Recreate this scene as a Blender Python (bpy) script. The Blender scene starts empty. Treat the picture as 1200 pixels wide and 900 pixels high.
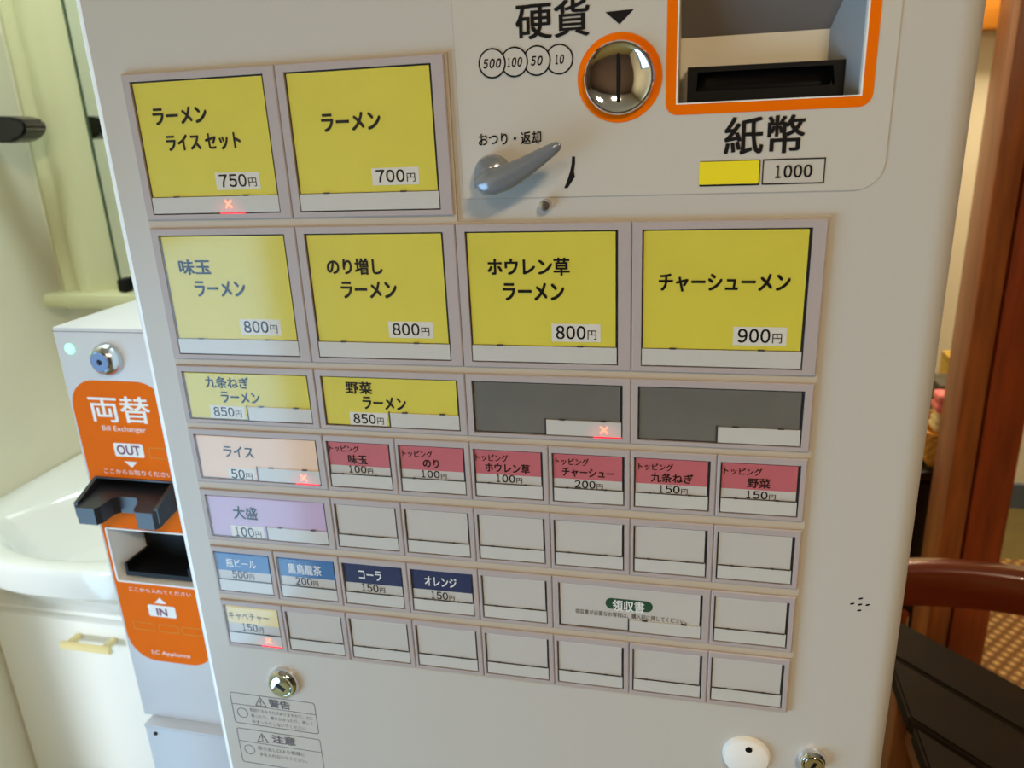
import bpy, bmesh, math
from mathutils import Vector, Matrix

scene = bpy.context.scene
COL = scene.collection

# ------------------------------------------------------------------ camera
# metres: x right along the machine front, y into the machine, z up; menu bezels lie on y = 0
CAM = Vector((0.320429, -0.410503, 1.351639))
ROT = ((0.9738739, 0.22303709, -0.04270933),      # image right
       (0.03194501, -0.32075415, -0.94662363),    # image down
       (-0.22483137, 0.92052769, -0.31949901))    # viewing direction
cam_data = bpy.data.cameras.new('camera')
cam_data.sensor_width = 36.0
cam_data.lens = 909.1487 * 36.0 / 1200.0
cam_data.clip_start = 0.01
cam_data.dof.use_dof = True
cam_data.dof.focus_distance = 0.455
cam_data.dof.aperture_fstop = 11.0
cam = bpy.data.objects.new('camera', cam_data)
COL.objects.link(cam)
cx, cy, cz = Vector(ROT[0]), -Vector(ROT[1]), -Vector(ROT[2])
cam.matrix_world = Matrix(((cx.x, cy.x, cz.x, CAM.x), (cx.y, cy.y, cz.y, CAM.y), (cx.z, cy.z, cz.z, CAM.z), (0, 0, 0, 1)))
scene.camera = cam

# ------------------------------------------------------------------ light and exposure
world = bpy.data.worlds.new('world')
world.use_nodes = True
world.node_tree.nodes['Background'].inputs[0].default_value = (0.85, 0.93, 1.0, 1)
world.node_tree.nodes['Background'].inputs[1].default_value = 0.3
scene.world = world

def area(name, loc, direction, sx, sy, power, color):
    d = bpy.data.lights.new(name, 'AREA')
    d.shape = 'RECTANGLE'; d.size = sx; d.size_y = sy; d.energy = power; d.color = color
    o = bpy.data.objects.new(name, d)
    COL.objects.link(o)
    o.location = loc
    o.rotation_euler = Vector(direction).to_track_quat('-Z', 'Y').to_euler()
    return o

# daylight standing in the glass door of the left wall (low door opening: y -1.74..-0.20, up to z 1.17)
DOOR_Y0, DOOR_Y1, DOOR_Z0, DOOR_Z1 = -1.74, -0.20, 0.0, 1.17
area('daylight_through_door', (-0.865, (DOOR_Y0 + DOOR_Y1) / 2, (DOOR_Z0 + DOOR_Z1) / 2), (1, 0, 0),
     DOOR_Z1 - DOOR_Z0, DOOR_Y1 - DOOR_Y0, 39.0, (0.41, 0.71, 1.0))
# low hazy sun slanting in through the same door onto the washstand
sun_d = bpy.data.lights.new('sun', 'SUN'); sun_d.energy = 2.2; sun_d.angle = math.radians(9); sun_d.color = (0.93, 0.98, 1.0)
sun = bpy.data.objects.new('sun', sun_d); COL.objects.link(sun)
sun.rotation_euler = Vector((0.20, 1.0, -0.13)).to_track_quat('-Z', 'Y').to_euler()
LAMP_SPOTS = (((1.05, -1.45, 2.36), 34.0), ((1.05, 1.95, 2.36), 31.0), ((0.2, -2.2, 2.36), 14.0))
LAMP_COLOR = (1.0, 0.81, 0.56)
WASH_FILL = (-0.46, 0.30, 2.36)               # added unseen cool fill light, brightens the washstand corner and left wall
area('lamp_light', (WASH_FILL[0], WASH_FILL[1], WASH_FILL[2] - 0.012), (0, 0, -1), 0.30, 0.30, 11.0, (0.72, 0.94, 1.0))
for i, (loc, power) in enumerate(LAMP_SPOTS):
    area('lamp_light', (loc[0], loc[1], loc[2] - 0.012), (0, 0, -1), 0.34, 0.34, power, LAMP_COLOR)

vs = scene.view_settings
vs.view_transform = 'Standard'
vs.look = 'None'
vs.gamma = 1.0
vs.use_curve_mapping = False
vs.exposure = -0.17

# ------------------------------------------------------------------ materials
MATS = {}

def srgb(r, g, b):
    f = lambda c: (c / 255 / 12.92) if c / 255 <= 0.04045 else ((c / 255 + 0.055) / 1.055) ** 2.4
    return (f(r), f(g), f(b), 1.0)

def mat(name, rgb, rough=0.5, metal=0.0, spec=0.5, noise=0.0, scale=40.0, bump=0.0, bscale=300.0, emit=None, estr=0.0, stretch=None, coat=0.0):
    m = bpy.data.materials.new(name)
    m.use_nodes = True
    nt = m.node_tree
    p = nt.nodes['Principled BSDF']
    c = srgb(*rgb)
    p.inputs['Base Color'].default_value = c
    p.inputs['Roughness'].default_value = rough
    p.inputs['Metallic'].default_value = metal
    p.inputs['Specular IOR Level'].default_value = spec
    p.inputs['Coat Weight'].default_value = coat
    if emit:
        p.inputs['Emission Color'].default_value = srgb(*emit)
        p.inputs['Emission Strength'].default_value = estr
    tc = nt.nodes.new('ShaderNodeTexCoord')
    mp = nt.nodes.new('ShaderNodeMapping')
    nt.links.new(tc.outputs['Object'], mp.inputs[0])
    if stretch:
        mp.inputs['Scale'].default_value = stretch
    if noise > 0:
        n = nt.nodes.new('ShaderNodeTexNoise')
        n.inputs['Scale'].default_value = scale
        n.inputs['Detail'].default_value = 4
        nt.links.new(mp.outputs[0], n.inputs['Vector'])
        r = nt.nodes.new('ShaderNodeValToRGB')
        r.color_ramp.elements[0].position = 0.3
        r.color_ramp.elements[1].position = 0.7
        r.color_ramp.elements[0].color = tuple(v * (1 - noise) for v in c[:3]) + (1,)
        r.color_ramp.elements[1].color = tuple(min(1, v * (1 + noise)) for v in c[:3]) + (1,)
        nt.links.new(n.outputs['Fac'], r.inputs[0])
        nt.links.new(r.outputs[0], p.inputs['Base Color'])
    if bump > 0:
        n2 = nt.nodes.new('ShaderNodeTexNoise')
        n2.inputs['Scale'].default_value = bscale
        nt.links.new(mp.outputs[0], n2.inputs['Vector'])
        b = nt.nodes.new('ShaderNodeBump')
        b.inputs['Strength'].default_value = bump
        b.inputs['Distance'].default_value = 0.001
        nt.links.new(n2.outputs['Fac'], b.inputs['Height'])
        nt.links.new(b.outputs[0], p.inputs['Normal'])
    MATS[name] = m
    return m

mat('body_white', (190, 185, 178), 0.34, spec=0.4, bump=0.06, bscale=900)
mat('overlay', (193, 187, 178), 0.38, spec=0.4)
mat('overlay_edge', (168, 158, 148), 0.5)
mat('panel_base', (186, 171, 152), 0.4)
mat('bezel', (172, 160, 159), 0.42, bump=0.05, bscale=1200)
mat('well', (58, 54, 56), 0.5)
mat('yellow_card', (221, 208, 68), 0.6, noise=0.03, scale=30)
mat('white_card', (203, 198, 193), 0.6, noise=0.015, scale=40)
mat('pink_card', (198, 101, 110), 0.6, noise=0.04, scale=80)
mat('peach_card', (240, 205, 176), 0.6, noise=0.02, scale=40)
mat('lilac_card', (200, 172, 205), 0.6, noise=0.03, scale=40)
mat('blue_card', (62, 112, 170), 0.6, noise=0.03, scale=60)
mat('navy_card', (24, 32, 84), 0.6)
mat('cream_card', (238, 216, 150), 0.6)
mat('grey_card', (108, 105, 98), 0.6, noise=0.1, scale=25)
mat('price_paper', (224, 220, 212), 0.6)
mat('strip_white', (208, 205, 200), 0.5)
mat('ink', (14, 10, 10), 0.6, spec=0.2)
mat('soft_ink', (98, 95, 99), 0.6)
mat('white_ink', (240, 240, 238), 0.6)
mat('purple', (120, 50, 92), 0.6)
mat('green_pill', (22, 74, 44), 0.6)
mat('orange', (232, 108, 0), 0.5, spec=0.05, noise=0.02, scale=30)
mat('sticker_yellow', (236, 216, 20), 0.5)
mat('chrome', (235, 235, 235), 0.06, metal=1.0)
mat('satin_chrome', (205, 208, 212), 0.2, metal=1.0)
mat('lever_grey', (128, 132, 140), 0.2, metal=0.3, spec=0.7)
mat('edge_highlight', (244, 247, 250), 0.25)
mat('black', (12, 11, 12), 0.5, spec=0.2)
mat('black_gloss', (20, 20, 24), 0.25)
mat('tray_black', (30, 31, 38), 0.33)
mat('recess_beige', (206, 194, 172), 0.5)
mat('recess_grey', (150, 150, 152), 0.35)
mat('hood_shaded', (112, 104, 100), 0.5)
mat('white_plastic', (235, 232, 228), 0.4)
mat('exchanger_white', (206, 207, 212), 0.35, bump=0.04, bscale=900)
mat('stand_grey', (186, 190, 198), 0.45)
mat('led_green', (170, 255, 205), 0.4, emit=(120, 255, 190), estr=2.2)
mat('x_red', (255, 120, 90), 0.4, emit=(255, 130, 100), estr=2.6)
mat('red_glow', (255, 30, 50), 0.4, emit=(255, 20, 45), estr=1.6)
mat('wall_cream', (230, 228, 206), 0.85, noise=0.03, scale=6, bump=0.3, bscale=60)
mat('wall_warm', (244, 236, 208), 0.85, noise=0.02, scale=5)
mat('wall_brown', (78, 58, 42), 0.8, noise=0.05, scale=5)
mat('ceiling_white', (196, 184, 164), 0.9)
mat('unit_cream', (206, 206, 162), 0.3, spec=0.5)
mat('mirror_edge', (70, 92, 66), 0.3)
mat('mirror', (220, 226, 214), 0.03, metal=1.0)
mat('ceramic', (236, 240, 240), 0.12, spec=0.6)
mat('cabinet_white', (240, 246, 247), 0.4)
mat('handle_cream', (238, 226, 170), 0.35)
mat('post_wood', (138, 56, 18), 0.38, noise=0.3, scale=7, stretch=(9, 9, 0.8), bump=0.1, bscale=60, coat=0.2)
mat('post_wood_light', (150, 80, 34), 0.36, noise=0.28, scale=7, stretch=(9, 9, 0.8), coat=0.2)
mat('beam_wood', (196, 126, 42), 0.3, noise=0.15, scale=5, stretch=(0.8, 9, 9))
mat('chair_wood', (104, 40, 15), 0.25, noise=0.22, scale=9, stretch=(1, 8, 8), coat=1.0)
mat('table_wood', (41, 31, 22), 0.7, spec=0.15, noise=0.16, scale=14, stretch=(1, 1, 6), bump=0.2, bscale=90)
mat('leg_wood', (150, 90, 40), 0.5, noise=0.2, scale=9, stretch=(8, 8, 1))
mat('floor_olive', (112, 98, 52), 0.8, noise=0.08, scale=12)
mat('skirting_blue', (92, 104, 116), 0.6)
mat('lacquer_black', (16, 15, 16), 0.3)
mat('wicker', (204, 148, 58), 0.6, noise=0.3, scale=60, bump=0.6, bscale=120)
mat('towel_cream', (240, 226, 180), 0.9, noise=0.06, scale=50, bump=0.4, bscale=200)
mat('towel_pink', (240, 138, 140), 0.9, noise=0.04, scale=50, bump=0.4, bscale=200)
mat('box_dark', (74, 68, 56), 0.6)
mat('box_mustard', (190, 158, 62), 0.7, noise=0.06, scale=20)
mat('lock_core', (84, 90, 108), 0.35, metal=0.7)
mat('metal_frame', (120, 122, 124), 0.35, metal=0.8)
mat('lamp_diffuser', (255, 240, 215), 0.5, emit=(255, 226, 178), estr=4.0)

# clear acrylic: see-through with a mirror-like surface
m = bpy.data.materials.new('clear_acrylic'); m.use_nodes = True
nt = m.node_tree; nt.nodes.remove(nt.nodes['Principled BSDF'])
fr = nt.nodes.new('ShaderNodeFresnel'); fr.inputs['IOR'].default_value = 1.5
tr = nt.nodes.new('ShaderNodeBsdfTransparent'); tr.inputs[0].default_value = (0.97, 0.97, 0.97, 1)
gl = nt.nodes.new('ShaderNodeBsdfGlossy'); gl.inputs['Roughness'].default_value = 0.10
mx = nt.nodes.new('ShaderNodeMixShader')
ge = nt.nodes.new('ShaderNodeNewGeometry'); om = nt.nodes.new('ShaderNodeMath'); om.operation = 'SUBTRACT'; om.inputs[0].default_value = 1.0
fm = nt.nodes.new('ShaderNodeMath'); fm.operation = 'MULTIPLY'
nt.links.new(ge.outputs['Backfacing'], om.inputs[1]); nt.links.new(fr.outputs[0], fm.inputs[0]); nt.links.new(om.outputs[0], fm.inputs[1])
nt.links.new(fm.outputs[0], mx.inputs[0]); nt.links.new(tr.outputs[0], mx.inputs[1]); nt.links.new(gl.outputs[0], mx.inputs[2])
nt.links.new(mx.outputs[0], nt.nodes['Material Output'].inputs[0])
MATS['clear_acrylic'] = m

# woven rush: two crossed waves give the knots
m = mat('woven_rush', (186, 136, 70), 0.7)
nt = m.node_tree; p = nt.nodes['Principled BSDF']
tc = nt.nodes.new('ShaderNodeTexCoord'); mp = nt.nodes.new('ShaderNodeMapping'); mp.inputs['Rotation'].default_value = (0, 0, 0.7)
nt.links.new(tc.outputs['Object'], mp.inputs[0])
w1 = nt.nodes.new('ShaderNodeTexWave'); w1.inputs['Scale'].default_value = 12; w1.bands_direction = 'X'
w2 = nt.nodes.new('ShaderNodeTexWave'); w2.inputs['Scale'].default_value = 12; w2.bands_direction = 'Y'
mm = nt.nodes.new('ShaderNodeMath'); mm.operation = 'MULTIPLY'
for w in (w1, w2): nt.links.new(mp.outputs[0], w.inputs['Vector'])
nt.links.new(w1.outputs['Fac'], mm.inputs[0]); nt.links.new(w2.outputs['Fac'], mm.inputs[1])
rp = nt.nodes.new('ShaderNodeValToRGB'); rp.color_ramp.elements[0].color = srgb(120, 76, 28); rp.color_ramp.elements[1].color = srgb(236, 190, 116)
nt.links.new(mm.outputs[0], rp.inputs[0]); nt.links.new(rp.outputs[0], p.inputs['Base Color'])
bp_ = nt.nodes.new('ShaderNodeBump'); bp_.inputs['Distance'].default_value = 0.006
nt.links.new(mm.outputs[0], bp_.inputs['Height']); nt.links.new(bp_.outputs[0], p.inputs['Normal'])

# ------------------------------------------------------------------ builders
WLOC = {}

def link(name, me, world_loc, parent=None):
    o = bpy.data.objects.new(name, me)
    COL.objects.link(o)
    world_loc = Vector(world_loc)
    if parent is not None:
        o.parent = parent
        o.location = world_loc - WLOC[parent.name]
    else:
        o.location = world_loc
    WLOC[o.name] = world_loc
    return o

def thing(name, loc, label, category, group=None):
    o = bpy.data.objects.new(name, None)
    COL.objects.link(o)
    o.location = loc
    o.empty_display_size = 0.05
    WLOC[o.name] = Vector(loc)
    tag(o, label, category, group)
    return o

def tag(o, label, category, group=None):
    o['label'] = label
    o['category'] = category
    if group: o['group'] = group
    return o

def struct(o):
    o['kind'] = 'structure'
    return o

def finish(name, bm, mats, parent=None, smooth=False, center=None):
    """bmesh in world coordinates -> object whose origin is its centre"""
    bmesh.ops.recalc_face_normals(bm, faces=bm.faces[:])
    if center is None:
        lo = Vector([min(v.co[i] for v in bm.verts) for i in range(3)])
        hi = Vector([max(v.co[i] for v in bm.verts) for i in range(3)])
        center = (lo + hi) / 2
    for v in bm.verts: v.co -= center
    me = bpy.data.meshes.new(name)
    bm.to_mesh(me); bm.free()
    for k in ([mats] if isinstance(mats, str) else mats): me.materials.append(MATS[k])
    if smooth:
        for f in me.polygons: f.use_smooth = True
        try: me.set_sharp_from_angle(angle=math.radians(35))
        except Exception: pass
    return link(name, me, center, parent)

def bm_box(bm, x0, x1, y0, y1, z0, z1, mi=0):
    vs_ = [bm.verts.new((x, y, z)) for z in (z0, z1) for y in (y0, y1) for x in (x0, x1)]
    fs = [(0, 1, 5, 4), (1, 3, 7, 5), (3, 2, 6, 7), (2, 0, 4, 6), (4, 5, 7, 6), (2, 3, 1, 0)]
    out = []
    for f in fs:
        nf = bm.faces.new([vs_[i] for i in f]); nf.material_index = mi; out.append(nf)
    return out

BOXES = {}

def box(name, x0, x1, y0, y1, z0, z1, mk, parent=None, bevel=0.0, seg=2):
    key = (name, round(x1 - x0, 5), round(y1 - y0, 5), round(z1 - z0, 5), mk, bevel)
    c = Vector(((x0 + x1) / 2, (y0 + y1) / 2, (z0 + z1) / 2))
    if key in BOXES:
        return link(name, BOXES[key], c, parent)
    bm = bmesh.new()
    bm_box(bm, x0, x1, y0, y1, z0, z1)
    if bevel > 0:
        bmesh.ops.bevel(bm, geom=bm.edges[:], offset=bevel, segments=seg, affect='EDGES', profile=0.5)
    o = finish(name, bm, mk, parent, smooth=bevel > 0, center=c)
    BOXES[key] = o.data
    return o

def rounded(x0, x1, z0, z1, r, seg=8):
    """outline, counter-clockwise; r = radius or (bl, br, tr, tl)"""
    rs = r if isinstance(r, tuple) else (r,) * 4
    cs = ((x0, z0, math.pi, rs[0], 1, 1), (x1, z0, 1.5 * math.pi, rs[1], -1, 1), (x1, z1, 0, rs[2], -1, -1), (x0, z1, 0.5 * math.pi, rs[3], 1, -1))
    out = []
    for x, z, a0, rr, sx, sz in cs:
        if rr <= 0: out.append((x, z)); continue
        for i in range(seg + 1):
            a = a0 + 0.5 * math.pi * i / seg
            out.append((x + sx * rr + rr * math.cos(a), z + sz * rr + rr * math.sin(a)))
    return out

def circle(x, z, r, n=40):
    return [(x + r * math.cos(2 * math.pi * i / n), z + r * math.sin(2 * math.pi * i / n)) for i in range(n)]

def bm_plate(bm, outline, y0, y1, mi=0):
    """flat plate, outline in (x, z), front at y0 (nearer the viewer), back at y1"""
    a = [bm.verts.new((x, y0, z)) for x, z in outline]
    f = bm.faces.new(a); f.material_index = mi
    if y1 is not None:
        b = [bm.verts.new((x, y1, z)) for x, z in outline]
        f = bm.faces.new(b[::-1]); f.material_index = mi
        n = len(a)
        for i in range(n):
            f = bm.faces.new((a[i], b[i], b[(i + 1) % n], a[(i + 1) % n])); f.material_index = mi

def plate(name, outline, y0, y1, mk, parent=None):
    bm = bmesh.new(); bm_plate(bm, outline, y0, y1)
    return finish(name, bm, mk, parent)

def bm_ring(bm, outer, inner, y0, y1, mi=0, ch=0.0):
    """closed frame between two outlines with the same number of points"""
    n = len(outer)
    of = [bm.verts.new((x, y0, z)) for x, z in outer]; nf = [bm.verts.new((x, y0, z)) for x, z in inner]
    ob = [bm.verts.new((x, y1, z)) for x, z in outer]; nb = [bm.verts.new((x, y1, z)) for x, z in inner]
    for i in range(n):
        j = (i + 1) % n
        for q in ((of[i], of[j], nf[j], nf[i]), (ob[i], nb[i], nb[j], ob[j]), (of[i], ob[i], ob[j], of[j]), (nf[i], nf[j], nb[j], nb[i])):
            f = bm.faces.new(q); f.material_index = mi

def ring(name, outer, inner, y0, y1, mk, parent=None):
    bm = bmesh.new(); bm_ring(bm, outer, inner, y0, y1)
    return finish(name, bm, mk, parent)

def lathe_y(name, x, z, prof, mk, parent=None, n=40):
    """turned about an axis along y; prof = [(radius, y)] from the rim to the centre"""
    bm = bmesh.new()
    rows = []
    for r, y in prof:
        if r <= 1e-6: rows.append([bm.verts.new((x, y, z))])
        else: rows.append([bm.verts.new((x + r * math.cos(2 * math.pi * i / n), y, z + r * math.sin(2 * math.pi * i / n))) for i in range(n)])
    for a, b in zip(rows, rows[1:]):
        for i in range(n):
            j = (i + 1) % n
            if len(a) == 1 and len(b) == 1: continue
            if len(b) == 1: bm.faces.new((a[i], a[j], b[0]))
            elif len(a) == 1: bm.faces.new((a[0], b[j], b[i]))
            else: bm.faces.new((a[i], a[j], b[j], b[i]))
    return finish(name, bm, mk, parent, smooth=True)

def prism_z(name, outline, z0, z1, mk, parent=None, smooth=False):
    """outline in (x, y), extruded along z"""
    bm = bmesh.new()
    a = [bm.verts.new((x, y, z0)) for x, y in outline]; b = [bm.verts.new((x, y, z1)) for x, y in outline]
    bm.faces.new(a[::-1]); bm.faces.new(b)
    n = len(a)
    for i in range(n): bm.faces.new((a[i], a[(i + 1) % n], b[(i + 1) % n], b[i]))
    return finish(name, bm, mk, parent, smooth=smooth)

def sweep(name, pts, radii, mk, parent=None, n=16, flat=1.0):
    """tube through pts with a radius per point; flat squeezes it along y"""
    bm = bmesh.new(); rows = []
    P = [Vector(p) for p in pts]
    for i, p in enumerate(P):
        t = (P[min(i + 1, len(P) - 1)] - P[max(i - 1, 0)]).normalized()
        s = t.cross(Vector((0, 1, 0))).normalized(); u = s.cross(t).normalized()
        rows.append([bm.verts.new(p + radii[i] * (math.cos(2 * math.pi * k / n) * s + flat * math.sin(2 * math.pi * k / n) * u)) for k in range(n)])
    for a, b in zip(rows, rows[1:]):
        for k in range(n): bm.faces.new((a[k], a[(k + 1) % n], b[(k + 1) % n], b[k]))
    bm.faces.new(rows[0][::-1]); bm.faces.new(rows[-1])
    return finish(name, bm, mk, parent, smooth=True)

def cut(o, boxes):
    """cut box-shaped holes (world coordinates) into o's mesh"""
    bm = bmesh.new()
    for b in boxes: bm_box(bm, *b)
    bmesh.ops.recalc_face_normals(bm, faces=bm.faces[:])
    me = bpy.data.meshes.new('hole'); bm.to_mesh(me); bm.free()
    c = bpy.data.objects.new('hole', me); COL.objects.link(c)
    bpy.context.view_layer.update()
    md = o.modifiers.new('hole', 'BOOLEAN'); md.operation = 'DIFFERENCE'; md.solver = 'EXACT'; md.object = c
    dg = bpy.context.evaluated_depsgraph_get()
    new = bpy.data.meshes.new_from_object(o.evaluated_get(dg))
    o.modifiers.clear(); o.data = new
    bpy.data.objects.remove(c); bpy.data.meshes.remove(me)

GLYPHS = {}

def glyphs(s, bold, shear):
    k = (s, bold, shear)
    if k not in GLYPHS:
        c = bpy.data.curves.new('lettering', 'FONT')
        c.body = s; c.shear = shear; c.resolution_u = 3
        o = bpy.data.objects.new('lettering', c); COL.objects.link(o)
        bpy.context.view_layer.update()
        me = bpy.data.meshes.new_from_object(o.evaluated_get(bpy.context.evaluated_depsgraph_get()))
        v = [(p.co.x, p.co.y, 0) for p in me.vertices]; f = [tuple(q.vertices) for q in me.polygons]
        bpy.data.objects.remove(o); bpy.data.curves.remove(c); bpy.data.meshes.remove(me)
        if bold > 0:          # heavier strokes: the same outlines laid over each other a little apart
            n = len(v); v2, f2 = [], []
            for q, (dx, dy) in enumerate(((-1, -0.7), (1, -0.7), (-1, 0.7), (1, 0.7))):
                v2 += [(a + dx * bold, b + dy * bold, q) for a, b, _ in v]
                f2 += [tuple(i + q * n for i in g) for g in f]
            v, f = v2, f2
        GLYPHS[k] = (v, f)
    return GLYPHS[k]

def bm_text(bm, s, x0, x1, zc, h, y, bold=0.02, shear=0.0, mi=0):
    v, f = glyphs(s, bold, shear)
    ax, bx = min(p[0] for p in v), max(p[0] for p in v)
    az, bz = min(p[1] for p in v), max(p[1] for p in v)
    kx = (x1 - x0) / (bx - ax); kz = h / (bz - az)
    w = [bm.verts.new((x0 + (p[0] - ax) * kx, y - 2e-5 * p[2], zc - h / 2 + (p[1] - az) * kz)) for p in v]
    for q in f:
        try: bm.faces.new([w[i] for i in q]).material_index = mi
        except ValueError: pass

def bm_number(bm, s, x0, x1, zc, h, y, bold, shear):
    """digits set one by one in equal cells, the 1 narrower"""
    w = (x1 - x0) / len(s)
    for i, ch in enumerate(s):
        k = 0.26 if ch == '1' else 0.43
        c = x0 + (i + 0.5) * w
        bm_text(bm, chr(ord(ch) + 0xFEE0), c - k * w, c + k * w, zc, h, y, bold, shear)

def text_obj(name, items, mk, parent):
    """items: (string, x0, x1, zc, h, y, bold, shear)"""
    bm = bmesh.new()
    for s, x0, x1, zc, h, y, bold, shear in items:
        if s.endswith('円') and len(s) > 1:
            w = x1 - x0; nd = len(s) - 1; fr_ = nd / (nd + 0.95)
            bm_number(bm, s[:-1], x0, x0 + w * fr_, zc + 0.0003, h, y, bold + 0.012, shear)
            bm_text(bm, '円', x0 + w * (fr_ + 0.03), x1, zc - h * 0.12, h * 0.68, y, bold * 0.8, shear)
        elif s.isdigit():
            bm_number(bm, s, x0, x1, zc, h, y, bold + 0.012, shear)
        else:
            bm_text(bm, s, x0, x1, zc, h, y, bold, shear)
    # keep the winding of the glyphs: they face the viewer
    lo = Vector([min(v.co[i] for v in bm.verts) for i in range(3)]); hi = Vector([max(v.co[i] for v in bm.verts) for i in range(3)])
    c = (lo + hi) / 2
    for v in bm.verts: v.co -= c
    me = bpy.data.meshes.new(name); bm.to_mesh(me); bm.free(); me.materials.append(MATS[mk])
    return link(name, me, c, parent)


# ------------------------------------------------------------------ lettering: (button = row and first column, text, x0, x1, z centre above 1 m, height, ink, weight)
MENU_TEXT = [
    ('10', 'ラーメン', 0.0157, 0.0505, 0.3632, 0.0093, 'ink', 0.032),
    ('10', 'ライス セット', 0.0214, 0.0693, 0.3485, 0.0092, 'ink', 0.032),
    ('10', '750円', 0.0515, 0.0754, 0.3264, 0.0071, 'ink', 0.006),
    ('12', 'ラーメン', 0.1196, 0.1541, 0.3556, 0.0096, 'ink', 0.032),
    ('12', '700円', 0.1481, 0.1711, 0.3264, 0.0067, 'ink', 0.006),
    ('20', '味玉', 0.0149, 0.0368, 0.2769, 0.0094, 'ink', 0.032),
    ('20', 'ラーメン', 0.0234, 0.0578, 0.2636, 0.0099, 'ink', 0.032),
    ('20', '800円', 0.0524, 0.0753, 0.2399, 0.0074, 'ink', 0.006),
    ('22', 'のり増し', 0.1126, 0.1472, 0.277, 0.0096, 'ink', 0.032),
    ('22', 'ラーメン', 0.12, 0.1545, 0.2634, 0.0101, 'ink', 0.032),
    ('22', '800円', 0.1492, 0.1722, 0.2399, 0.0073, 'ink', 0.006),
    ('24', 'ホウレン草', 0.2089, 0.2547, 0.2767, 0.0098, 'ink', 0.032),
    ('24', 'ラーメン', 0.217, 0.2515, 0.2628, 0.01, 'ink', 0.032),
    ('24', '800円', 0.2459, 0.2688, 0.2397, 0.0077, 'ink', 0.006),
    ('26', 'チャーシューメン', 0.302, 0.3681, 0.2681, 0.0097, 'ink', 0.032),
    ('26', '900円', 0.3432, 0.3658, 0.2396, 0.0076, 'ink', 0.006),
    ('30', '九条ねぎ', 0.0189, 0.0499, 0.2034, 0.0078, 'ink', 0.028),
    ('30', 'ラーメン', 0.0285, 0.056, 0.1936, 0.0078, 'ink', 0.028),
    ('30', '850円', 0.0211, 0.0415, 0.1832, 0.0063, 'ink', 0.006),
    ('32', '野菜', 0.1155, 0.1328, 0.2031, 0.0079, 'ink', 0.028),
    ('32', 'ラーメン', 0.1256, 0.1538, 0.1936, 0.0083, 'ink', 0.028),
    ('32', '850円', 0.1181, 0.1383, 0.1827, 0.0064, 'ink', 0.006),
    ('40', 'ライス', 0.0235, 0.0452, 0.1557, 0.008, 'ink', 0.02),
    ('40', '50円', 0.0259, 0.0418, 0.1393, 0.0068, 'ink', 0.006),
    ('42', 'トッピング', 0.0995, 0.1196, 0.1622, 0.0046, 'ink', 0.014),
    ('42', '味玉', 0.1115, 0.1245, 0.1553, 0.0064, 'ink', 0.022),
    ('42', '100円', 0.1104, 0.1275, 0.1481, 0.005, 'ink', 0.006),
    ('43', 'トッピング', 0.1483, 0.1678, 0.1614, 0.0045, 'ink', 0.014),
    ('43', 'のり', 0.1612, 0.1716, 0.1554, 0.0058, 'ink', 0.022),
    ('43', '100円', 0.1588, 0.176, 0.1478, 0.0049, 'ink', 0.006),
    ('44', 'トッピング', 0.1953, 0.2153, 0.1615, 0.0048, 'ink', 0.014),
    ('44', 'ホウレン草', 0.2008, 0.2284, 0.1552, 0.0063, 'ink', 0.022),
    ('44', '100円', 0.2066, 0.2235, 0.148, 0.0051, 'ink', 0.006),
    ('45', 'トッピング', 0.244, 0.2637, 0.1618, 0.0047, 'ink', 0.014),
    ('45', 'チャーシュー', 0.2478, 0.2785, 0.155, 0.0058, 'ink', 0.022),
    ('45', '200円', 0.255, 0.2719, 0.1473, 0.0049, 'ink', 0.006),
    ('46', 'トッピング', 0.2924, 0.312, 0.1614, 0.0046, 'ink', 0.014),
    ('46', '九条ねぎ', 0.2996, 0.3233, 0.1549, 0.006, 'ink', 0.022),
    ('46', '150円', 0.3033, 0.3204, 0.1475, 0.0049, 'ink', 0.006),
    ('47', 'トッピング', 0.34, 0.3604, 0.1616, 0.0045, 'ink', 0.014),
    ('47', '野菜', 0.3528, 0.3652, 0.1549, 0.0061, 'ink', 0.022),
    ('47', '150円', 0.3518, 0.3684, 0.1473, 0.0048, 'ink', 0.006),
    ('50', '大盛', 0.0227, 0.0408, 0.1109, 0.0097, 'ink', 0.02),
    ('50', '100円', 0.0207, 0.0412, 0.096, 0.0073, 'ink', 0.006),
    ('60', '瓶ビール', 0.01, 0.0331, 0.0709, 0.0068, 'white_ink', 0.012),
    ('60', '500円', 0.013, 0.0302, 0.0617, 0.0061, 'ink', 0.006),
    ('61', '黒烏龍茶', 0.0573, 0.082, 0.0709, 0.008, 'white_ink', 0.012),
    ('61', '200円', 0.0613, 0.0785, 0.0613, 0.006, 'ink', 0.006),
    ('62', 'コーラ', 0.1092, 0.1253, 0.0713, 0.0074, 'white_ink', 0.02),
    ('62', '150円', 0.1094, 0.1267, 0.0613, 0.0059, 'ink', 0.006),
    ('63', 'オレンジ', 0.1554, 0.1771, 0.0713, 0.0072, 'white_ink', 0.02),
    ('63', '150円', 0.1582, 0.1749, 0.0606, 0.0057, 'ink', 0.006),
    ('70', 'キャベチャー', 0.0043, 0.0361, 0.0276, 0.0068, 'ink', 0.0),
    ('70', '150円', 0.013, 0.0303, 0.0183, 0.0064, 'ink', 0.006),
    ('65', '領収書', 0.2774, 0.2969, 0.0664, 0.0081, 'white_ink', 0.02),
    ('65', '領収書が必要なお客様は、購入前に押してください。', 0.2541, 0.3223, 0.0595, 0.0036, 'ink', 0.0),
]
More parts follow.
